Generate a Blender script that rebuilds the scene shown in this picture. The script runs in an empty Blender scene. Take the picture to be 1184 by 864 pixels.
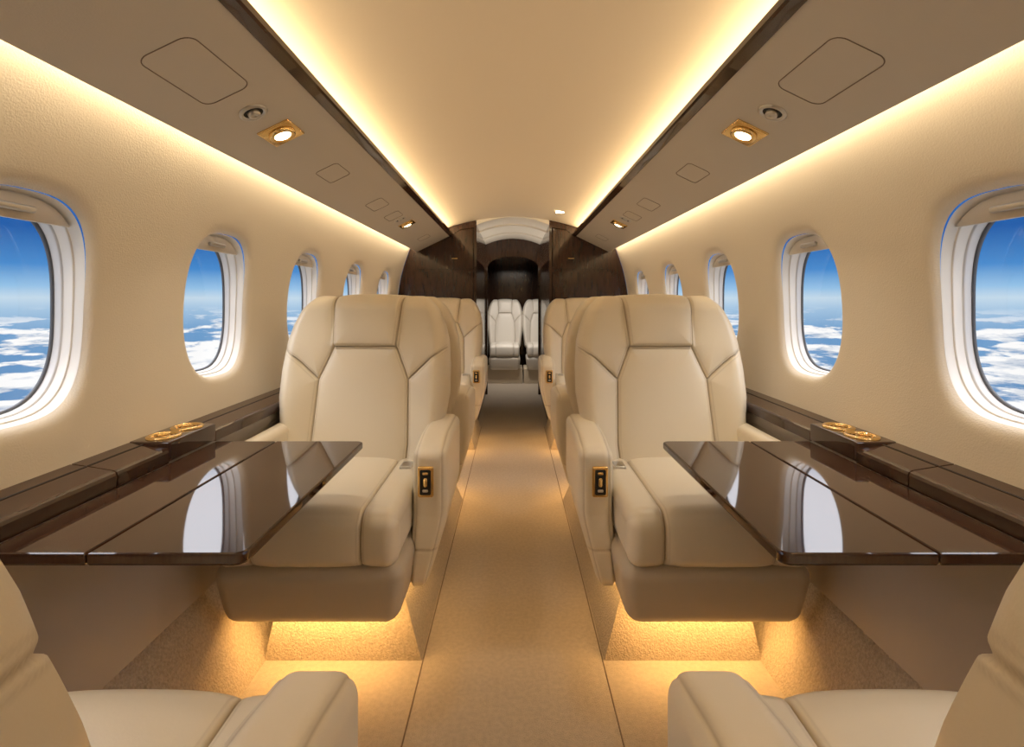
import bpy, math
import numpy as np
from mathutils import Vector, Matrix

scene = bpy.context.scene
scene.view_settings.view_transform = 'Standard'
scene.view_settings.look = 'None'
scene.view_settings.exposure = 0.0
COL = scene.collection

# ------------------------------------------------------------------ materials
def mat(name, color, rough=0.5, metal=0.0, coat=0.0, spec=0.5, bump=0.0, bscale=200.0,
        var=0.0, vscale=5.0, sheen=0.0, vstretch=(1,1,1), color2=None, bdist=0.002, detail=4.0, seam=None):
    m = bpy.data.materials.new(name)
    m.use_nodes = True
    nt = m.node_tree
    b = nt.nodes['Principled BSDF']
    b.inputs['Base Color'].default_value = (*color, 1)
    b.inputs['Roughness'].default_value = rough
    b.inputs['Metallic'].default_value = metal
    b.inputs['Coat Weight'].default_value = coat
    b.inputs['Coat Roughness'].default_value = 0.02
    b.inputs['Specular IOR Level'].default_value = spec
    b.inputs['Sheen Weight'].default_value = sheen
    tc = nt.nodes.new('ShaderNodeTexCoord')
    if bump > 0:
        n = nt.nodes.new('ShaderNodeTexNoise')
        n.inputs['Scale'].default_value = bscale
        n.inputs['Detail'].default_value = detail
        nt.links.new(tc.outputs['Object'], n.inputs['Vector'])
        bp = nt.nodes.new('ShaderNodeBump')
        bp.inputs['Strength'].default_value = bump
        bp.inputs['Distance'].default_value = bdist
        nt.links.new(n.outputs['Fac'], bp.inputs['Height'])
        nt.links.new(bp.outputs['Normal'], b.inputs['Normal'])
    if var > 0 or color2:
        mp = nt.nodes.new('ShaderNodeMapping')
        mp.inputs['Scale'].default_value = vstretch
        nt.links.new(tc.outputs['Object'], mp.inputs['Vector'])
        n2 = nt.nodes.new('ShaderNodeTexNoise')
        n2.inputs['Scale'].default_value = vscale
        n2.inputs['Detail'].default_value = 6
        nt.links.new(mp.outputs['Vector'], n2.inputs['Vector'])
        cr = nt.nodes.new('ShaderNodeValToRGB')
        c2 = color2 if color2 else tuple(c*(1-var) for c in color)
        cr.color_ramp.elements[0].position = 0.35
        cr.color_ramp.elements[1].position = 0.65
        cr.color_ramp.elements[0].color = (*c2, 1)
        cr.color_ramp.elements[1].color = (*color, 1)
        nt.links.new(n2.outputs['Fac'], cr.inputs['Fac'])
        nt.links.new(cr.outputs['Color'], b.inputs['Base Color'])
    if seam:
        at = nt.nodes.new('ShaderNodeAttribute'); at.attribute_name = 'stitching'
        mx = nt.nodes.new('ShaderNodeMix'); mx.data_type = 'RGBA'
        mx.inputs['A'].default_value = (*color, 1); mx.inputs['B'].default_value = (*seam, 1)
        nt.links.new(at.outputs['Fac'], mx.inputs['Factor'])
        nt.links.new(mx.outputs['Result'], b.inputs['Base Color'])
    return m

def emis(name, color, s):
    m = bpy.data.materials.new(name); m.use_nodes = True
    nt = m.node_tree; nt.nodes.clear()
    o = nt.nodes.new('ShaderNodeOutputMaterial'); e = nt.nodes.new('ShaderNodeEmission')
    e.inputs['Color'].default_value = (*color, 1); e.inputs['Strength'].default_value = s
    nt.links.new(e.outputs[0], o.inputs[0]); return m

M_LEATHER = mat('cream_leather', (0.80, 0.725, 0.585), 0.36, bump=0.22, bscale=260, spec=0.5, bdist=0.001, seam=(0.36, 0.28, 0.18))
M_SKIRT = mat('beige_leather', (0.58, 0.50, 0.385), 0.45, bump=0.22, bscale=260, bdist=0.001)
M_WALL = mat('sidewall_fabric', (0.74, 0.665, 0.55), 0.75, bump=0.4, bscale=220, bdist=0.0026)
M_CEIL = mat('headliner', (0.69, 0.58, 0.44), 0.8, bump=0.1, bscale=200, bdist=0.001)
M_PSU = mat('overhead_panel_leather', (0.57, 0.515, 0.44), 0.5, bump=0.3, bscale=260, bdist=0.001)
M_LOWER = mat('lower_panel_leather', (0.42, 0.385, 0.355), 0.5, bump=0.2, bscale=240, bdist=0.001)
M_CARPET = mat('carpet', (0.57, 0.485, 0.39), 0.95, bump=0.9, bscale=380, var=0.14, vscale=70, sheen=0.3, bdist=0.004)
M_CARPET2 = mat('carpet_plinth', (0.54, 0.45, 0.34), 0.95, bump=1.0, bscale=170, var=0.25, vscale=120, sheen=0.3, bdist=0.006)
M_WOOD = mat('espresso_gloss_wood', (0.058, 0.027, 0.015), 0.05, coat=0.35, color2=(0.045, 0.020, 0.012), vscale=14, vstretch=(12, 1, 1), spec=0.45)
M_BURL = mat('dark_veneer_wood', (0.052, 0.021, 0.011), 0.16, coat=0.3, color2=(0.030, 0.012, 0.007), vscale=9, vstretch=(7, 7, .8))
M_DARK = mat('dark_gap', (0.01, 0.008, 0.006), 0.6)
M_SEAM = mat('dark_seam', (0.22, 0.17, 0.13), 0.8)  # dark colour for floor seams and panel outlines
M_GOLD = mat('polished_gold', (0.83, 0.58, 0.25), 0.18, metal=1.0)
M_STEEL = mat('brushed_steel', (0.55, 0.53, 0.5), 0.3, metal=1.0)
M_PLASTIC = mat('window_plastic', (0.76, 0.73, 0.68), 0.35)
M_FRAME = mat('window_frame_grey', (0.60, 0.59, 0.58), 0.35)
M_GASKET = mat('window_gasket', (0.10, 0.11, 0.13), 0.5)
M_SHADE = mat('window_shade_fabric', (0.62, 0.56, 0.48), 0.8, bump=0.2, bscale=200)
M_BULB = emis('warm_lamp', (1.0, 0.82, 0.5), 14)
M_GREY = mat('light_grey_leather', (0.72, 0.68, 0.62), 0.45, bump=0.2, bscale=240, bdist=0.001, seam=(0.35, 0.3, 0.25))
M_LINER = mat('vestibule_liner', (0.74, 0.69, 0.62), 0.6)

def glass_mat():
    m = bpy.data.materials.new('window_glass'); m.use_nodes = True
    nt = m.node_tree; nt.nodes.clear()
    o = nt.nodes.new('ShaderNodeOutputMaterial')
    mx = nt.nodes.new('ShaderNodeMixShader'); mx.inputs[0].default_value = 0.04
    t = nt.nodes.new('ShaderNodeBsdfTransparent'); g = nt.nodes.new('ShaderNodeBsdfGlossy')
    g.inputs['Roughness'].default_value = 0.02
    nt.links.new(t.outputs[0], mx.inputs[1]); nt.links.new(g.outputs[0], mx.inputs[2])
    nt.links.new(mx.outputs[0], o.inputs[0]); return m
M_GLASS = glass_mat()

# ------------------------------------------------------------------ helpers
def obj_from(name, verts, faces, mats, parent=None, smooth=True, mi=None):
    me = bpy.data.meshes.new(name)
    me.from_pydata([tuple(v) for v in verts], [], faces)
    for m in (mats if isinstance(mats, (list, tuple)) else [mats]):
        me.materials.append(m)
    if mi is not None:
        me.polygons.foreach_set('material_index', mi)
    if smooth:
        me.polygons.foreach_set('use_smooth', [True]*len(me.polygons))
    me.update()
    o = bpy.data.objects.new(name, me)
    COL.objects.link(o)
    if parent: o.parent = parent
    return o

def fix_normals(o):
    import bmesh
    bm = bmesh.new(); bm.from_mesh(o.data)
    bmesh.ops.recalc_face_normals(bm, faces=bm.faces)
    bm.to_mesh(o.data); bm.free()
    return o

def empty(name, loc=(0,0,0), scale=(1,1,1), rot=(0,0,0)):
    e = bpy.data.objects.new(name, None); COL.objects.link(e)
    e.location = loc; e.scale = scale; e.rotation_euler = rot
    e.empty_display_size = 0.1
    return e

def axis_coords(s, r, k, m):
    a = [math.tan(math.radians(45)*i/k)*r for i in range(k+1)]
    left = [-(s-r)-x for x in reversed(a)]
    mid = list(np.linspace(-(s-r), s-r, m+1))[1:-1]
    right = [(s-r)+x for x in a]
    return np.array(left+mid+right)

def rbox_mesh(size, r, m, k=5, deform=None, center=(0,0,0)):
    sx, sy, sz = size
    cs = [axis_coords(s, r, k, mm) for s, mm in zip(size, m)]
    V = []; F = []; idx = {}
    def key(p): return (round(p[0], 6), round(p[1], 6), round(p[2], 6))
    for ax in range(3):
        a, b = [i for i in range(3) if i != ax]
        for sg in (-1, 1):
            A, B = cs[a], cs[b]
            grid = []
            for u in A:
                row = []
                for v in B:
                    p = [0,0,0]; p[ax] = sg*size[ax]; p[a] = u; p[b] = v
                    kk = key(p)
                    i = idx.get(kk)
                    if i is None:
                        i = len(V); idx[kk] = i; V.append(p)
                    row.append(i)
                grid.append(row)
            flip = (sg > 0) ^ (ax == 1)
            for i in range(len(A)-1):
                for j in range(len(B)-1):
                    q = (grid[i][j], grid[i+1][j], grid[i+1][j+1], grid[i][j+1])
                    F.append(q if flip else q[::-1])
    P = np.array(V, float)
    S = np.array(size) - r
    inner = np.clip(P, -S, S)
    D = P - inner
    L = np.linalg.norm(D, axis=1, keepdims=True); L[L == 0] = 1
    N = D/L
    P = inner + N*r
    if deform is not None: P = deform(P, N)
    P = P + np.array(center)
    return P, F

def rbox(name, size, r, mats, m=(4,4,4), k=4, deform=None, center=(0,0,0), parent=None):
    P, F = rbox_mesh(size, r, m, k, deform, center)
    return obj_from(name, P, F, mats, parent)

def extrude_y(name, prof, y0, y1, mats, ny=1, closed=False, parent=None, smooth=False, caps=False):
    n = len(prof); V = []; F = []
    for j in range(ny+1):
        y = y0+(y1-y0)*j/ny
        V += [(p[0], y, p[1]) for p in prof]
    for j in range(ny):
        for i in range(n if closed else n-1):
            a = j*n+i; b = j*n+(i+1) % n
            F.append((a, b, b+n, a+n))
    if caps:
        F.append(tuple(range(n))); F.append(tuple(range(ny*n, ny*n+n))[::-1])
    o = obj_from(name, V, F, mats, parent, smooth)
    if closed: fix_normals(o)
    return o

def tube(name, pts, rad, m, parent=None, cyclic=False, res=3):
    c = bpy.data.curves.new(name, 'CURVE'); c.dimensions = '3D'
    s = c.splines.new('POLY'); s.points.add(len(pts)-1)
    for i, p in enumerate(pts): s.points[i].co = (*p, 1)
    s.use_cyclic_u = cyclic; c.bevel_depth = rad; c.bevel_resolution = res
    c.materials.append(m)
    o = bpy.data.objects.new(name, c); COL.objects.link(o)
    if parent: o.parent = parent
    return o

def area(name, loc, sx, sy, power, color, direction, parent=None, spread=180, xaxis='Y'):
    l = bpy.data.lights.new(name, 'AREA'); l.shape = 'RECTANGLE'
    l.size = sx; l.size_y = sy; l.energy = power; l.color = color
    l.spread = math.radians(spread)
    o = bpy.data.objects.new(name, l); COL.objects.link(o)
    d = Vector(direction).normalized()
    z = -d
    y = Vector((0,1,0)) if xaxis == 'Y' else Vector((1,0,0))
    y = (y - z*y.dot(z)).normalized()
    x = y.cross(z)
    o.matrix_world = Matrix.Translation(loc) @ Matrix((x, y, z)).transposed().to_4x4()
    if parent: o.parent = parent
    return o

def smooth01(x): 
    x = np.clip(x, 0, 1); return x*x*(3-2*x)

def seg_dist(px, py, lines):
    d = np.full(px.shape, 9.0)
    for (x0, y0), (x1, y1) in lines:
        dx, dy = x1-x0, y1-y0
        t = np.clip(((px-x0)*dx+(py-y0)*dy)/(dx*dx+dy*dy), 0, 1)
        d = np.minimum(d, np.hypot(px-(x0+t*dx), py-(y0+t*dy)))
    return d

CZ = 1.2       # eye height
Y0, Y1 = -1.2, 4.6
def wallx(z): 
    h = z-CZ
    return 1.10-0.35*(h+0.1)**2
def vault(x): return CZ+0.80-0.12*(x/0.66)**2

# ------------------------------------------------------------------ seats
STITCH = [None]
BW, BH, BT = 0.35, 0.375, 0.075
def back_deform(P, N):
    x, y, z = P[:,0].copy(), P[:,1].copy(), P[:,2].copy()
    u = x/BW; v = (z+BH)/(2*BH)
    w = np.interp(v, [0,.2,.45,.6,.75,.85,.93,1], [.86,.92,1,1,.975,.925,.85,.74])
    X = x*w
    uu = X/BW
    lines = []
    for s in (-1, 1):
        pts = [(s*.42, 1.02), (s*.37, .72), (s*.53, .54), (s*.56, .2), (s*.52, 0)]
        lines += [(pts[i], pts[i+1]) for i in range(len(pts)-1)]
        pts = [(s*.53, .54), (s*.80, .66), (s*1.05, .74)]
        lines += [(pts[i], pts[i+1]) for i in range(len(pts)-1)]
    lines.append(((-.37, .72), (.37, .72)))
    L = [((a[0]*BW, a[1]*2*BH), (b[0]*BW, b[1]*2*BH)) for a, b in lines]
    d = seg_dist(X, v*2*BH, L)
    de = d + 0.05*smooth01((np.abs(u)-.72)/.2)
    front = np.clip(N[:,1], 0, 1)
    top = np.clip(N[:,2], 0, 1)
    puff = 0.018*(1-np.exp(-de/0.028)) - 0.008*np.exp(-(d/0.0034)**2)
    y = y + front*puff
    z2 = z + top*(0.010*(1-np.exp(-d/0.03)) - 0.006*np.exp(-(d/0.004)**2))
    y = y + front*0.032*smooth01((np.abs(uu)-.5)/.35)*smooth01((1.05-v)/.7)
    y = y + front*0.022*smooth01((v-.70)/.04)*smooth01((.42-np.abs(uu))/.06)
    z2 = z2 - 0.02*np.abs(uu)**2*smooth01((v-.6)/.4)
    y = y - 0.22*(z2+BH)
    st = np.maximum(front, top)
    STITCH[0] = 0.75*np.exp(-(d/0.0028)**2)*smooth01(st*2) + 0.28*np.exp(-((d-0.0105)/0.002)**2)*smooth01(st*2)
    return np.stack([X, y, z2], 1)

def cushion_deform(P, N):
    x, y, z = P[:,0].copy(), P[:,1].copy(), P[:,2].copy()
    d = np.abs(np.abs(x)-0.165)
    front = np.maximum(np.clip(N[:,2], 0, 1), np.clip(N[:,1], 0, 1))
    f = 0.012*(1-np.exp(-d/0.03)) - 0.008*np.exp(-(d/0.0036)**2)
    P2 = P + N*(front*f)[:,None]
    P2[:,2] += np.clip(N[:,2],0,1)*0.012*(1-(x/.27)**2)
    P2[:,1] += np.clip(N[:,1],0,1)*0.010*(1-(z/.08)**2)
    STITCH[0] = 0.7*np.exp(-(d/0.0026)**2)*smooth01(front*2) + 0.25*np.exp(-((d-0.0105)/0.002)**2)*smooth01(front*2)
    return P2

def skirt_deform(P, N):
    Q = P.copy()
    t = np.clip((0.10-P[:,2])/0.20, 0, 1)
    Q[:,0] *= 1-0.09*t**1.5
    Q[:,1] -= 0.035*t**1.6*np.clip((P[:,1]+.1)/.3, 0, 1)
    return Q

def arm_deform(P, N):
    Q = P.copy()
    z = P[:,2]
    t = np.clip((0.02-z)/0.27, 0, 1)
    Q[:,0] -= 0.075*t**1.3*np.clip((P[:,0]+.07)/.14, 0, 1)
    f = smooth01((P[:,1]+0.02)/0.24)
    Q[:,2] -= 0.03*f**2*np.clip((z+.1)/.3, 0, 1)
    dd = np.abs(np.abs(P[:,0])-0.044)
    up = np.maximum(np.clip(N[:,2],0,1), np.clip(N[:,1],0,1))
    g = -0.0035*np.exp(-(dd/0.003)**2)*up
    d3 = np.abs(z+0.12)
    sd = (1-np.clip(np.abs(N[:,2]),0,1))
    g = g - 0.004*np.exp(-(d3/0.004)**2)*sd
    Q += N*g[:,None]
    Q[:,1] += 0.03*np.clip((0.0-z)/.26, 0, 1)*smooth01((P[:,1])/.2)
    STITCH[0] = 0.5*np.exp(-(dd/0.0022)**2)*smooth01(up*1.6) + 0.5*np.exp(-(d3/0.003)**2)*sd
    return Q

def mk_mesh(name, size, r, m, k, deform, center, mt):
    STITCH[0] = None
    o = rbox(name, size, r, mt, m, k, deform, center)
    me = o.data; bpy.data.objects.remove(o)
    if STITCH[0] is not None:
        at = me.attributes.new('stitching', 'FLOAT', 'POINT')
        at.data.foreach_set('value', np.clip(STITCH[0], 0, 1).astype(np.float32))
    return me

ME_BACK = mk_mesh('seat_back', (BW, BT, BH), 0.055, (230, 8, 250), 7, back_deform, (0, -0.47-BT, 0.47+BH), M_LEATHER)
ME_CUSH = mk_mesh('seat_cushion', (0.272, 0.27, 0.08), 0.038, (210, 30, 12), 7, cushion_deform, (0, -0.27, 0.475), M_LEATHER)
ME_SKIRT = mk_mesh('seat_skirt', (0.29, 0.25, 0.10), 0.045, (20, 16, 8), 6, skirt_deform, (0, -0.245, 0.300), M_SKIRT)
ME_ARM = mk_mesh('armrest_aisle', (0.060, 0.22, 0.245), 0.036, (50, 20, 110), 8, arm_deform, (0.334, -0.42, 0.475), M_LEATHER)
ME_ARM2 = mk_mesh('armrest_wall', (0.035, 0.20, 0.135), 0.03, (4, 10, 10), 5, None, (-0.305, -0.40, 0.575), M_LEATHER)
ME_SHELL = mk_mesh('seat_shell', (0.31, 0.03, 0.15), 0.028, (10, 3, 8), 4, None, (0, -0.56, 0.40), M_LEATHER)

def link_me(name, me, parent, loc=(0,0,0)):
    o = bpy.data.objects.new(name, me); COL.objects.link(o); o.parent = parent; o.location = loc
    return o

ctrl_cache = {}
CH = 0.588
def control(parent, dy=0.0):
    cy = -0.188
    if not ctrl_cache:
        def fr(name, hx, hz, t, m, y, r=0.008):
            P, F = rbox_mesh((hx, t, hz), min(r, t*0.95), (2,1,2), 3, None, (0.325, y, CH))
            o = obj_from(name, P, F, m); me = o.data; bpy.data.objects.remove(o); return me
        ctrl_cache['control_bezel'] = fr('control_bezel', 0.027, 0.052, 0.007, M_GOLD, cy)
        ctrl_cache['control_inset'] = fr('control_inset', 0.021, 0.045, 0.008, M_DARK, cy+0.001)
        ctrl_cache['control_latch'] = fr('control_latch', 0.008, 0.017, 0.010, M_GOLD, cy+0.003)
    for k, me in ctrl_cache.items(): link_me(k, me, parent, (0, dy, 0))
    for i, dz in enumerate((0.030, -0.028)):
        P, F = rbox_mesh((0.010, 0.010, 0.005), 0.004, (2,1,1), 2, None, (0.325, cy+0.002+dy, CH+dz))
        obj_from('control_button_%d' % (i+1), P, F, M_STEEL if i else M_GOLD, parent)

AMBER = (1.0, 0.55, 0.17)
def seat(x, yfront, faces_cam, arm_dy=0.0, back_dy=0.0):
    inboard = 1 if x < 0 else -1
    e = empty('passenger_seat', (x, yfront, 0), (inboard, -1 if faces_cam else 1, 1))
    link_me('seat_back', ME_BACK, e, (0, back_dy, 0)); link_me('seat_cushion', ME_CUSH, e)
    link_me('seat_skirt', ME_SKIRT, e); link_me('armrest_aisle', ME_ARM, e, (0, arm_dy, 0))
    link_me('armrest_wall', ME_ARM2, e, (0, arm_dy, 0)); link_me('seat_shell', ME_SHELL, e)
    control(e, arm_dy)
    rbox('belt_buckle', (0.022, 0.032, 0.008), 0.005, M_STEEL, (2,2,1), 3, None, (0.215, -0.40, 0.570), e)
    V = []
    pts = [(0.235, -0.37, 0.573), (0.25, -0.42, 0.577), (0.268, -0.46, 0.561), (0.272, -0.5, 0.53)]
    for p in pts: V += [(p[0]-.004, p[1]-.018, p[2]+.002), (p[0]+.004, p[1]+.018, p[2]+.002)]
    obj_from('belt_strap', V, [(2*i, 2*i+1, 2*i+3, 2*i+2) for i in range(3)], M_SKIRT, e)
    return e

def seat_lights(x, yfront, faces_cam, side=0.45):
    s = -1 if x > 0 else 1
    d = 1 if faces_cam else -1
    area('underseat_led', (x, yfront+d*0.12, 0.196), 0.46, 0.02, 2.0, AMBER, (0, d*0.3, -1), xaxis='Y')
    area('underseat_led', (x+s*0.27, yfront+d*0.36, 0.217), 0.02, 0.40, side, AMBER, (s*0.5, 0, -1), xaxis='Y')

SX = 0.62
for s in (-1, 1):
    seat(s*SX, 1.45, True)
    seat(s*SX, 3.13, False)
    seat(s*SX, 3.72, True)
    seat(s*0.605, 0.80, False, 0.09, 0.06)
    seat_lights(s*SX, 1.45, True, .3)
    seat_lights(s*SX, 3.13, False)
    seat_lights(s*SX, 3.72, True)

def plinth(s, ya, yb, sa=0.05, sb=0.05):
    xb0, xb1, xt0, xt1 = 0.305, 0.83, 0.375, 0.80
    V = [(s*xb0, ya, 0.0), (s*xb1, ya, 0.0), (s*xb1, yb, 0.0), (s*xb0, yb, 0.0),
         (s*xt0, ya+sa, 0.20), (s*xt1, ya+sa, 0.20), (s*xt1, yb-sb, 0.20), (s*xt0, yb-sb, 0.20)]
    F = [(0,1,5,4), (1,2,6,5), (2,3,7,6), (3,0,4,7), (4,5,6,7), (0,1,2,3)]
    o = obj_from('carpeted_seat_plinth', V, F, M_CARPET2, None, False); fix_normals(o)
    return o
for s in (-1, 1):
    plinth(s, 1.615, 2.93); plinth(s, 3.90, 4.59, .05, 0); plinth(s, -1.1, 0.62)

# ------------------------------------------------------------------ floor
def quad(name, pts, m, parent=None): return obj_from(name, pts, [(0,1,2,3)], m, parent, False)
fl = obj_from('floor', [(-1.12,-1.3,0),(1.12,-1.3,0),(1.12,8.3,0),(-1.12,8.3,0),(-1.12,-1.3,-.05),(1.12,-1.3,-.05),(1.12,8.3,-.05),(-1.12,8.3,-.05)],
         [(0,1,2,3),(7,6,5,4),(0,4,5,1),(1,5,6,2),(2,6,7,3),(3,7,4,0)], M_CARPET, None, False)
for s in (-1, 1):
    extrude_y('trim_1' if s < 0 else 'trim_2', [(s*0.2975,0.0), (s*0.2988,0.002), (s*0.3005,0.002), (s*0.302,0.0)], -1.2, 4.6, M_SEAM)
    o = extrude_y('baseboard_left' if s < 0 else 'baseboard_right', [(s*0.825,0.0), (s*0.985,0.27), (s*1.0,0.27), (s*1.0,0.0)], Y0, Y1-0.01, M_CARPET2, closed=True, caps=True)
# ------------------------------------------------------------------ side ledge, lower panel
for s, side in ((-1, 'left'), (1, 'right')):
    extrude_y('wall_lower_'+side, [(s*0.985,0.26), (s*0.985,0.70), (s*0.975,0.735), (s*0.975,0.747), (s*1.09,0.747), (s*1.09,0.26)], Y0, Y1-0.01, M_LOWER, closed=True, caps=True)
    e = empty('side_ledge')
    segs = [(-1.19, 0.40, .004), (0.404, 1.17, .004), (1.174, 1.348, .004), (1.562, 2.30, 0), (2.304, 3.4, 0), (3.404, 4.58, 0)]
    for i, (a, b, dz) in enumerate(segs):
        prof = [(s*0.957,0.748), (s*0.957,0.774+dz), (s*0.960,0.781+dz), (s*0.966,0.785+dz), (s*1.02,0.794+dz), (s*1.085,0.805+dz*.5), (s*1.085,0.748)]
        extrude_y('ledge_top_%d' % (i+1), prof, a, b, M_WOOD, closed=True, parent=e, caps=True)
        extrude_y('ledge_inlay_%d' % (i+1), [(s*1.028,0.7940+dz), (s*1.028,0.7965+dz), (s*1.032,0.7970+dz), (s*1.032,0.7940+dz)], a, b, M_DARK, closed=True, parent=e)
    rbox('cup_console', (0.062, 0.106, 0.028), 0.006, M_WOOD, (3,3,3), 3, None, (s*1.018, 1.455, 0.7785), e)
    for i, yy in enumerate((1.405, 1.505)):
        c = (s*1.012, yy, 0.8068)
        ce = empty('cup_holder')
        n = 48
        prof = [(0.044,0.0),(0.044,0.004),(0.041,0.006),(0.036,0.006),(0.033,0.003),(0.033,-0.001),(0.032,0.0005),(0.0,0.0005)]
        V = []; F = []
        for j in range(n):
            a = 2*math.pi*j/n
            V += [(c[0]+r*math.cos(a), c[1]+r*math.sin(a), c[2]+z) for r, z in prof]
        k = len(prof)
        for j in range(n):
            for q in range(k-1):
                F.append((j*k+q, ((j+1)%n)*k+q, ((j+1)%n)*k+q+1, j*k+q+1))
        obj_from('gold_ring', V, F, M_GOLD, ce)
        for rr in (0.014, 0.024):
            pts = [(c[0]+rr*math.cos(2*math.pi*j/32), c[1]+rr*math.sin(2*math.pi*j/32), c[2]+0.002) for j in range(32)]
            tube('inner_ring', pts, 0.0015, M_GOLD, ce, True)

# ------------------------------------------------------------------ folding tables
def leaf(name, xa, xb, ya, yb, corners, parent):
    zt, th = 0.75, 0.024
    def corner(cx, cy, a0, a1, r, n=8):
        return [(cx+r*math.cos(math.radians(a0+(a1-a0)*i/n)), cy+r*math.sin(math.radians(a0+(a1-a0)*i/n))) for i in range(n+1)]
    x0, x1 = min(xa, xb), max(xa, xb)
    rr = corners
    pl = corner(x1-rr[1], ya+rr[1], -90, 0, rr[1]) + corner(x1-rr[1], yb-rr[1], 0, 90, rr[1]) + \
         corner(x0+rr[0], yb-rr[0], 90, 180, rr[0]) + corner(x0+rr[0], ya+rr[0], 180, 270, rr[0])
    cx, cy = (x0+x1)/2, (ya+yb)/2
    hx, hy = (x1-x0)/2, (yb-ya)/2
    rings = [(0.004, 0), (0.001, -.0015), (0, -.005), (0, -th+.006), (0.002, -th+.002), (0.006, -th)]
    V = []; n = len(pl)
    for ins, dz in rings:
        for (x, y) in pl:
            V.append((cx+(x-cx)*(1-ins/hx), cy+(y-cy)*(1-ins/hy), zt+dz))
    F = [tuple(range(n)), tuple(range((len(rings)-1)*n, len(rings)*n))[::-1]]
    for k in range(len(rings)-1):
        for i in range(n):
            F.append((k*n+(i+1) % n, k*n+i, (k+1)*n+i, (k+1)*n+(i+1) % n))
    o = obj_from(name, V, F, M_WOOD, parent, False)
    for p in o.data.polygons: p.use_smooth = False
    fix_normals(o)
    return o
for s in (-1, 1):
    e = empty('folding_table')
    if s < 0:
        leaf('inner_leaf', -0.759, -0.478, 0.862, 1.556, (0.002, 0.018), e)
        leaf('outer_leaf', -0.953, -0.762, 0.862, 1.556, (0.002, 0.002), e)
    else:
        leaf('inner_leaf', 0.478, 0.759, 0.862, 1.556, (0.018, 0.002), e)
        leaf('outer_leaf', 0.762, 0.953, 0.862, 1.556, (0.002, 0.002), e)
    rbox('support_bracket', (0.17, 0.03, 0.012), 0.005, M_STEEL, (2,2,1), 2, None, (s*0.80, 1.2, 0.713), e)

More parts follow.
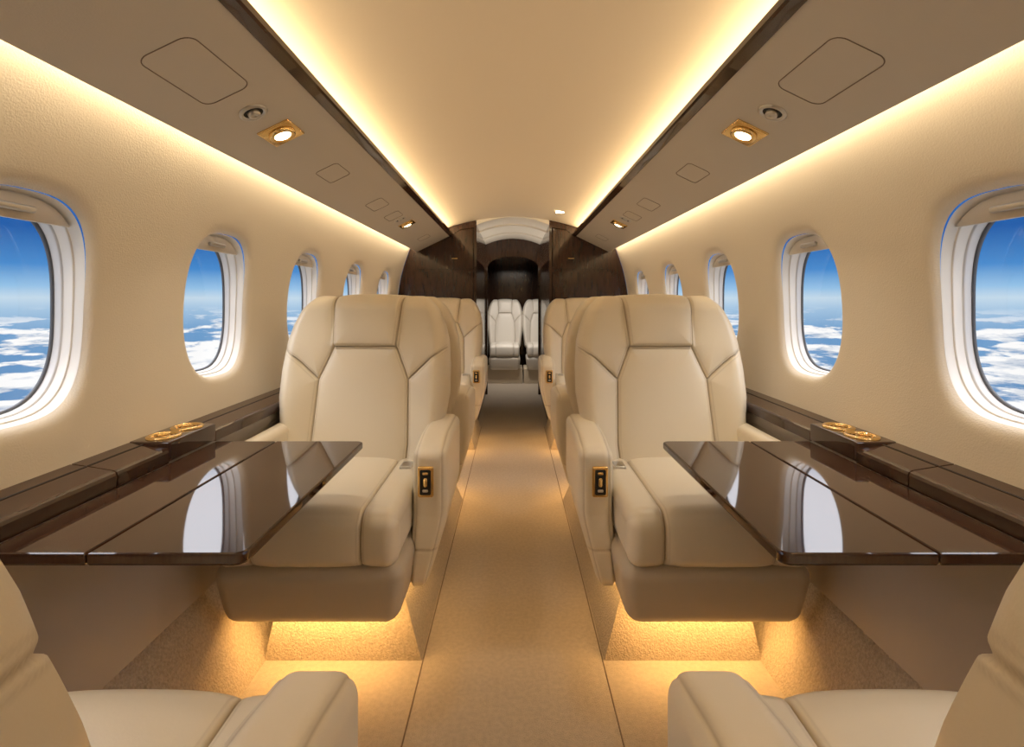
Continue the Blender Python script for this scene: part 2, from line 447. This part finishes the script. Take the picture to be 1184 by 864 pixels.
# ------------------------------------------------------------------ walls with windows
NW = 96
def sup(theta, a, b, n=2.9):
    c, s_ = math.cos(theta), math.sin(theta)
    return (a*math.copysign(abs(c)**(2/n), c), b*math.copysign(abs(s_)**(2/n), s_))
centers = [-0.435, 0.32, 1.08, 1.82, 2.565, 3.33, 4.10]
WCZ = 1.185; WA, WB = 0.182, 0.264
ZB, ZT = 0.785, 1.80
bounds = [Y0] + [(centers[i]+centers[i+1])/2 for i in range(len(centers)-1)] + [Y1]
wid = 0
for s, side in ((-1, 'left'), (1, 'right')):
    V = []; F = []
    for c, ya, yb in zip(centers, bounds[:-1], bounds[1:]):
        thetas = [2*math.pi*i/NW for i in range(NW)]
        inner = [sup(t, WA, WB) for t in thetas]
        outer = []
        for (dx, dz) in inner:
            ts = []
            if dx > 1e-9: ts.append((yb-c)/dx)
            if dx < -1e-9: ts.append((ya-c)/dx)
            if dz > 1e-9: ts.append((ZT-WCZ)/dz)
            if dz < -1e-9: ts.append((ZB-WCZ)/dz)
            t = min(ts); outer.append([dx*t, dz*t])
        for (cy, cz) in ((ya-c, ZB-WCZ), (yb-c, ZB-WCZ), (ya-c, ZT-WCZ), (yb-c, ZT-WCZ)):
            j = min(range(NW), key=lambda q: math.hypot(outer[q][0]-cy, outer[q][1]-cz)); outer[j] = [cy, cz]
        base = len(V)
        dists = [0, .004, .009, .016, .026, .04, .07]
        rings = []
        for d in dists:
            ring = []
            for (ix, iz), (ox, oz) in zip(inner, outer):
                L = math.hypot(ox-ix, oz-iz); q = min(d/L, .9)
                ring.append((ix+(ox-ix)*q, iz+(oz-iz)*q, d))
            rings.append(ring)
        for q in (.45, .7, 1.0):
            ring = []
            for (ix, iz), (ox, oz) in zip(inner, outer):
                L = math.hypot(ox-ix, oz-iz)
                qq = max(q, min(.07/L, .9)+ (q*.05)) if q < 1 else 1
                ring.append((ix+(ox-ix)*qq, iz+(oz-iz)*qq, .2))
            rings.append(ring)
        for ring in rings:
            for (y, z, d) in ring:
                x = wallx(WCZ+z) + 0.022*math.exp(-(d/0.011))
                V.append((s*x, c+y, WCZ+z))
        for k in range(len(rings)-1):
            for i in range(NW):
                a = base+k*NW+i; b = base+k*NW+(i+1) % NW
                q = (a, b, b+NW, a+NW)
                F.append(q if s < 0 else q[::-1])
        wid += 1
        e = empty('window_%d' % wid)
        DD = 0.095
        def ringset(name, rs, m):
            VV = []; FF = []
            for sc, dp in rs:
                for t in thetas:
                    y, z = sup(t, WA*sc, WB*sc)
                    VV.append((s*(wallx(WCZ+z/sc)*(1-dp/DD)+ (dp/DD)*wallx(WCZ)+dp), c+y, WCZ+z))
            for k in range(len(rs)-1):
                for i in range(NW):
                    a = k*NW+i; b = k*NW+(i+1) % NW
                    q = (a, b, b+NW, a+NW); FF.append(q if s > 0 else q[::-1])
            return obj_from(name, VV, FF, m, e)
        ringset('reveal_liner', [(1.0,.021), (.995,.025), (.99,.040), (.985,.044)], M_PLASTIC)
        ringset('inner_frame', [(.985,.044), (.972,.045), (.969,.048), (.968,.066), (.964,.068)], M_PLASTIC)
        ringset('outer_frame', [(.964,.068), (.950,.070), (.947,.073), (.946,.088)], M_FRAME)
        ringset('gasket', [(.946,.088), (.925,.089), (.923,.095)], M_GASKET)
        VV = []
        for t in thetas:
            y, z = sup(t, WA*.926, WB*.926); VV.append((s*(wallx(WCZ)+.093), c+y, WCZ+z))
        obj_from('pane', VV, [tuple(range(NW))], M_GLASS, e, False)
        zs = WB*0.76
        VV = []
        for t in thetas:
            y, z = sup(t, WA*.97, WB*.975)
            if z > zs: VV.append((y, z))
        VV = [(VV[0][0]+.002, zs)] + VV + [(VV[-1][0]-.002, zs)]
        nn = len(VV)
        xs = wallx(WCZ+.2)
        V3 = [(s*(xs+.045), c+y, WCZ+z) for y, z in VV] + [(s*(xs+.055), c+y, WCZ+z) for y, z in VV]
        FF = [tuple(range(nn)), tuple(range(nn, 2*nn))[::-1]] + [(i, (i+1) % nn, (i+1) % nn+nn, i+nn) for i in range(nn)]
        fix_normals(obj_from('shade', V3, FF, M_SHADE, e, False))
        rbox('shade_handle', (0.008, 0.045, 0.008), 0.006, M_STEEL, (1,3,1), 3, None, (s*(xs+.039), c, WCZ+zs+.025), e)
    obj_from('wall_'+side, V, F, M_WALL)

sh = [(wallx(1.79), 1.79), (0.93, 1.90), (0.80, 2.02), (0, 2.12)]
extrude_y('fuselage_shell', sh + [(-x, z) for x, z in sh[-2::-1]], Y0-.05, 8.3, M_PSU)

# ------------------------------------------------------------------ ceiling
xs = np.linspace(-0.66, 0.66, 41)
extrude_y('ceiling', [(x, vault(x)) for x in xs], Y0, Y1, M_CEIL, ny=1, smooth=True)
A = (0.600, 1.815); B = (0.915, 1.662)
def psu_pt(u, y, off=0.0):
    x = A[0]+(B[0]-A[0])*u; z = A[1]+(B[1]-A[1])*u
    L = math.hypot(B[0]-A[0], B[1]-A[1]); nx, nz = (B[1]-A[1])/L, -(B[0]-A[0])/L
    return (x+nx*off, y, z+nz*off)
for s, side in ((-1, 'left'), (1, 'right')):
    prof = [(A[0], A[1]), (B[0]-.012, B[1]+.006), (B[0]-.004, B[1]+.003), (B[0], B[1]+.006), (B[0]+.001, B[1]+.014), (B[0]-.01, B[1]+.05), (A[0], A[1]+.015)]
    extrude_y('overhead_panel_'+side, [(s*x, z) for x, z in prof], Y0, Y1-.005, M_PSU, closed=True, caps=True)
    prof = [(0.600,1.812), (0.572,1.820), (0.565,1.824), (0.565,1.840), (0.570,1.843), (0.576,1.840), (0.578,1.832), (0.602,1.829)]
    extrude_y('trim_3' if s < 0 else 'trim_4', [(s*x, z) for x, z in prof], Y0, Y1-.005, M_WOOD, closed=True, caps=True)
    e = empty('cove_light')
    area('added_uplight', (s*0.625, 1.70, 1.842), 0.03, 5.7, 14, (1.0, 0.77, 0.46), (-s*1.0, 0, 0.45), e)
    e = empty('sidewall_wash_light')
    area('added_uplight', (s*0.930, 1.70, 1.720), 0.02, 5.7, 9, (1.0, 0.80, 0.52), (s*0.42, 0, -0.9), e)

    def rr_outline(u0, u1, y0, y1, rad):
        L = math.hypot(B[0]-A[0], B[1]-A[1]); out = []
        w0, w1 = u0*L, u1*L
        for cx, cy, a0 in ((w1-rad, y1-rad, 0), (w0+rad, y1-rad, 90), (w0+rad, y0+rad, 180), (w1-rad, y0+rad, 270)):
            for i in range(7):
                a = math.radians(a0+90*i/6)
                w, yy = cx+rad*math.cos(a), cy+rad*math.sin(a)
                p = psu_pt(w/L, yy, 0.0003); out.append((s*p[0], p[1], p[2]))
        return out
    for (u0, u1, y0, y1) in ((.29,.66,1.035,1.28), (.36,.64,1.96,2.13), (.36,.64,2.62,2.80), (.36,.64,3.0,3.15), (.36,.64,4.05,4.2)):
        e = empty('access_panel')
        tube('panel_gap', rr_outline(u0, u1, y0, y1, 0.028 if y0 < 1.5 else .018), 0.0013, M_SEAM, e, True, 2)
    L = math.hypot(B[0]-A[0], B[1]-A[1])
    ang = math.atan2(-(B[1]-A[1]), (B[0]-A[0]))
    def lathe_on(u, y, prof, m, name, parent, seg=40):
        p = psu_pt(u, y)
        nx, nz = (B[1]-A[1])/L, -(B[0]-A[0])/L
        tx, tz = (B[0]-A[0])/L, (B[1]-A[1])/L
        V = []; F = []; k = len(prof)
        for j in range(seg):
            a = 2*math.pi*j/seg
            for r, h in prof:
                V.append((s*(p[0]+tx*r*math.cos(a)+nx*h), y+r*math.sin(a), p[2]+tz*r*math.cos(a)+nz*h))
        for j in range(seg):
            for q in range(k-1): F.append((j*k+q, ((j+1) % seg)*k+q, ((j+1) % seg)*k+q+1, j*k+q+1))
        return obj_from(name, V, F, m, parent)
    for yy in (1.395, 3.22):
        e = empty('air_vent')
        lathe_on(.47, yy, [(.040,0),(.040,.003),(.036,.006),(.030,.006),(.027,.002)], M_STEEL, 'bezel', e)
        lathe_on(.47, yy, [(.028,.0015),(.016,.001),(.0,.001)], M_DARK, 'socket', e)
        lathe_on(.47, yy, [(.017,.0),(.017,.010),(.014,.013),(.005,.013),(.004,.009),(0,.009)], M_STEEL, 'nozzle', e)
    for yy in (1.565, 3.42):
        e = empty('reading_light')
        p = psu_pt(.47, yy, 0.001)
        bz = rbox('bezel', (0.054, 0.062, 0.005), 0.0045, M_GOLD, (3,3,1), 3, None, (0,0,0), e)
        bz.location = (s*p[0], yy, p[2]); bz.rotation_euler = (0, s*ang, 0)
        lathe_on(.47, yy, [(.042,.004),(.041,.013),(.034,.017),(.026,.012)], M_GOLD, 'eyeball_ring', e)
        lathe_on(.47, yy, [(.026,.0115),(.0,.0135)], M_BULB, 'lamp', e)
        l = bpy.data.lights.new('reading_spot', 'SPOT'); l.energy = 9; l.color = (1,.88,.70); l.spot_size = math.radians(95); l.spot_blend = 1.0; l.shadow_soft_size = .03
        o = bpy.data.objects.new('reading_spot', l); COL.objects.link(o); o.parent = e
        q = psu_pt(.47, yy, 0.03); o.location = (s*q[0], yy, q[2])
        o.rotation_euler = (0, 0, 0)

# ------------------------------------------------------------------ end walls & aft section
def bulk(name, y, t, edge, m):
    e = empty(name)
    for s in (-1, 1):
        pts = [(edge, 0.0)] + [(x, vault(x)-.001) for x in np.linspace(edge, 0.66, 8)] + [(0.75, 1.88), (0.93, 1.80)] + \
              [(wallx(z)-.001, z) for z in np.linspace(1.79, .8, 12)] + [(1.07, .79), (1.07, 0.0)]
        n = len(pts)
        V = [(s*x, y, z) for x, z in pts] + [(s*x, y+t, z) for x, z in pts]
        F = [tuple(range(n)), tuple(range(n, 2*n))[::-1]] + [(i, (i+1) % n, (i+1) % n+n, i+n) for i in range(n)]
        fix_normals(obj_from('bulkhead_panel_%d' % (1 if s < 0 else 2), V, F, m, e, False))
    return e
be = bulk('wall_bulkhead', 4.6, 0.06, 0.345, M_BURL)
for s in (-1, 1):
    def pd(pts, name):
        n = len(pts)
        V = [(s*x, 4.598, z) for x, z in pts] + [(s*(x*.97+.02), 4.575, 1.55+(z-1.55)*.95) for x, z in pts]
        F = [tuple(range(n)), tuple(range(n, 2*n))[::-1]] + [(i, (i+1) % n, (i+1) % n+n, i+n) for i in range(n)]
        fix_normals(obj_from(name, V, F, M_BURL, be, False))
    pd([(0.37,1.50), (0.37,1.90), (0.50,1.88), (0.80,1.66), (0.93,1.50)], 'cabinet_door_upper')
    pd([(0.37,0.95), (0.37,1.47), (0.93,1.47), (1.03,1.28), (1.03,.95)], 'cabinet_door_lower')
    rbox('cabinet_handle', (0.03, 0.008, 0.006), 0.005, M_GOLD, (2,1,1), 3, None, (s*0.55, 4.570, 1.60), be)
obj_from('wall_back', [(-1.12,Y0,0),(1.12,Y0,0),(1.12,Y0,2.12),(-1.12,Y0,2.12),(-1.12,Y0-.05,0),(1.12,Y0-.05,0),(1.12,Y0-.05,2.12),(-1.12,Y0-.05,2.12)],
         [(0,1,2,3),(7,6,5,4),(0,4,5,1),(1,5,6,2),(2,6,7,3),(3,7,4,0)], M_WALL, None, False)
def vv(x): return vault(x)-.35*x*x-.004
for s in (-1, 1):
    extrude_y('wall_vestibule_'+('left' if s < 0 else 'right'), [(s*0.345,0), (s*0.345,1.97), (s*0.38,1.97), (s*0.38,0)], 4.66, 6.2, M_BURL, closed=True, caps=True)
    e = empty('vestibule_fill')  # uplights added on the side walls to brighten the vestibule ceiling
    area('added_uplight', (s*0.340, 5.45, 1.60), 0.02, 1.4, 2.2, (1, .88, .72), (-s*.8, 0, 1), e)
xs2 = np.linspace(-0.355, 0.355, 25)
extrude_y('ceiling_vestibule', [(x, vv(x)) for x in xs2], 4.6, 6.2, M_LINER, smooth=True)
V = [(x, 4.6, vault(x)) for x in xs2] + [(x, 4.6, vv(x)) for x in xs2]
obj_from('trim_7', V, [(i, i+1, 25+i+1, 25+i) for i in range(24)], M_LINER, None, False)
for i, yy in enumerate((5.0, 5.6)):
    V = []
    for dz, dy in ((0,0), (-.018,.004), (-.018,.05), (0,.054)):
        V += [(x, yy+dy, vv(x)+dz) for x in xs2]
    F = [(k*25+j, k*25+j+1, (k+1)*25+j+1, (k+1)*25+j) for k in range(3) for j in range(24)]
    obj_from('trim_%d' % (5+i), V, F, M_LINER, None, False)
def arch(name, y, t, hw, zs, rise, m):
    inner = [(-hw, 0), (-hw, zs)] + [(-hw*math.cos(math.pi*i/16), zs+rise*math.sin(math.pi*i/16)) for i in range(1, 16)] + [(hw, zs), (hw, 0)]
    outer = [(-1.1, 0), (-1.1, 1.5)] + [(-1.1*math.cos(math.pi*i/16), 1.5+.6*math.sin(math.pi*i/16)) for i in range(1, 16)] + [(1.1, 1.5), (1.1, 0)]
    n = len(inner); V = []
    for yy in (y, y+t):
        V += [(x, yy, z) for x, z in inner] + [(x, yy, z) for x, z in outer]
    F = []
    for i in range(n-1):
        F += [(i, i+1, n+i+1, n+i), (2*n+i, 3*n+i, 3*n+i+1, 2*n+i+1), (i, 2*n+i, 2*n+i+1, i+1)]
    o = obj_from(name, V, F, m, None, False); fix_normals(o); return o
arch('wall_aft_bulkhead', 6.2, 0.06, 0.325, 1.64, 0.13, M_BURL)
extrude_y('wall_aft_left', [(-1.05,0), (-1.05,1.4), (-.95,1.7)], 6.26, 8.25, M_BURL)
extrude_y('wall_aft_right', [(1.05,0), (1.05,1.4), (.95,1.7)], 6.26, 8.25, M_BURL)
extrude_y('ceiling_aft', [(x, 1.88-.2*x*x) for x in np.linspace(-1, 1, 21)], 6.26, 8.25, M_BURL, smooth=True)
quad('wall_aft_end', [(-1.1,8.2,0), (1.1,8.2,0), (1.1,8.2,2.1), (-1.1,8.2,2.1)], M_BURL)
GR = {}
for nm, me in (('seat_back', ME_BACK), ('seat_cushion', ME_CUSH), ('seat_skirt', ME_SKIRT)):
    m2 = me.copy(); m2.name = 'bench_'+nm; m2.materials[0] = M_GREY; GR[nm] = m2
for xx in (-0.66, -0.12, 0.42):
    e = empty('aft_bench_seat', (xx, 6.95, 0), (.79, -1, 1))
    for nm, me in GR.items(): link_me(nm, me, e)
    rbox('bench_base', (0.33, 0.2, 0.11), 0.01, M_SKIRT, (2,2,2), 2, None, (0, -0.28, 0.11), e)
e = empty('aft_cabin_light')
area('led_panel', (0, 6.5, 1.80), 0.5, 0.1, 8.0, (1, .9, .78), (0, .5, -1), e, spread=120)
e = empty('ceiling_marker_lamp')
rbox('lens', (0.035, 0.02, 0.006), 0.005, M_BULB, (2,2,1), 2, None, (0.40, 4.1, vault(.40)-.004), e)

# ------------------------------------------------------------------ world: sky above a cloud sea
w = bpy.data.worlds.new('sky'); scene.world = w; w.use_nodes = True
nt = w.node_tree; nt.nodes.clear()
N = nt.nodes.new; Lk = nt.links.new
out = N('ShaderNodeOutputWorld'); bg = N('ShaderNodeBackground'); tc = N('ShaderNodeTexCoord')
sep = N('ShaderNodeSeparateXYZ'); Lk(tc.outputs['Generated'], sep.inputs[0])
def math_(op, a, b=None, clamp=False):
    n = N('ShaderNodeMath'); n.operation = op; n.use_clamp = clamp
    for i, v in enumerate((a, b)):
        if v is None: continue
        if isinstance(v, (int, float)): n.inputs[i].default_value = v
        else: Lk(v, n.inputs[i])
    return n.outputs[0]
z = sep.outputs['Z']
f = math_('MULTIPLY_ADD', z, 2.0); f.node.inputs[2].default_value = 0.4
cr = N('ShaderNodeValToRGB'); Lk(f, cr.inputs[0])
els = cr.color_ramp.elements
els[0].position = 0.0; els[0].color = (0.12, 0.26, 0.50, 1)
els[1].position = 1.0; els[1].color = (0.92, 0.93, 1.0, 1)  # top of the sky whitened for neutral fill light
for p, c in ((.30, (.16,.35,.62)), (.375, (.38,.57,.77)), (.41, (.56,.71,.84)), (.445, (.30,.54,.80)), (.51, (.065,.26,.62)), (.62, (.014,.11,.40)), (.78, (.03,.16,.48)), (.92, (.55,.68,.90))):
    e_ = els.new(p); e_.color = (*c, 1)
dnr = math_('MAXIMUM', math_('MULTIPLY', z, -1.0), 0.0)
dn = math_('ADD', dnr, 0.16)
px = math_('DIVIDE', sep.outputs['X'], dn); py = math_('DIVIDE', sep.outputs['Y'], dn)
cmb = N('ShaderNodeCombineXYZ'); Lk(px, cmb.inputs[0]); Lk(py, cmb.inputs[1]); Lk(math_('MULTIPLY', z, 14.0), cmb.inputs[2])
CSC = 3.4
n1 = N('ShaderNodeTexNoise'); n1.inputs['Scale'].default_value = CSC; n1.inputs['Detail'].default_value = 10; n1.inputs['Roughness'].default_value = .58
Lk(cmb.outputs[0], n1.inputs['Vector'])
# cloud relief: density compared with a sample higher up, so that tops are lit and bases are greyer
ofs = N('ShaderNodeVectorMath'); ofs.operation = 'ADD'; ofs.inputs[1].default_value = (0.03, 0.03, .12); Lk(cmb.outputs[0], ofs.inputs[0])
n2 = N('ShaderNodeTexNoise'); n2.inputs['Scale'].default_value = CSC; n2.inputs['Detail'].default_value = 10; n2.inputs['Roughness'].default_value = .58
Lk(ofs.outputs[0], n2.inputs['Vector'])
dens = math_('MULTIPLY_ADD', dnr, 1.2); Lk(n1.outputs['Fac'], dens.node.inputs[2])
mr = N('ShaderNodeMapRange'); mr.inputs['From Min'].default_value = .535; mr.inputs['From Max'].default_value = .60
Lk(dens, mr.inputs['Value'])
mz = N('ShaderNodeMapRange'); mz.inputs['From Min'].default_value = -0.008; mz.inputs['From Max'].default_value = -0.045
Lk(z, mz.inputs['Value'])
fac = math_('MULTIPLY', mr.outputs[0], mz.outputs[0], True)
df = math_('SUBTRACT', n1.outputs['Fac'], n2.outputs['Fac'])
df = math_('MULTIPLY_ADD', df, 4.0); df.node.inputs[2].default_value = 0.62
cc = N('ShaderNodeValToRGB'); Lk(df, cc.inputs[0])
cc.color_ramp.elements[0].position = .05; cc.color_ramp.elements[0].color = (.42,.51,.65,1)
cc.color_ramp.elements[1].position = .8; cc.color_ramp.elements[1].color = (1.0,1.0,1.0,1)
mix = N('ShaderNodeMix'); mix.data_type = 'RGBA'
Lk(fac, mix.inputs['Factor']); Lk(cr.outputs[0], mix.inputs['A']); Lk(cc.outputs[0], mix.inputs['B'])
st = N('ShaderNodeMapRange'); st.inputs['From Min'].default_value = 0.20; st.inputs['From Max'].default_value = 0.5  # upper sky boosted as added fill for the cabin and table reflections
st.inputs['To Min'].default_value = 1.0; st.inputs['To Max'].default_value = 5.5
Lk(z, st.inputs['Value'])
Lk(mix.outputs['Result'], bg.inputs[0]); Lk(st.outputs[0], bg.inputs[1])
Lk(bg.outputs[0], out.inputs[0])

# ------------------------------------------------------------------ camera
cd = bpy.data.cameras.new('camera'); cam = bpy.data.objects.new('camera', cd); COL.objects.link(cam)
cam.location = (0, 0, CZ); cam.rotation_euler = (math.radians(90), 0, 0)
cd.sensor_width = 36; cd.lens = 36*560/1184; cd.clip_start = 0.02
cd.shift_y = -84/1184; cd.shift_x = -1/1184
scene.camera = cam
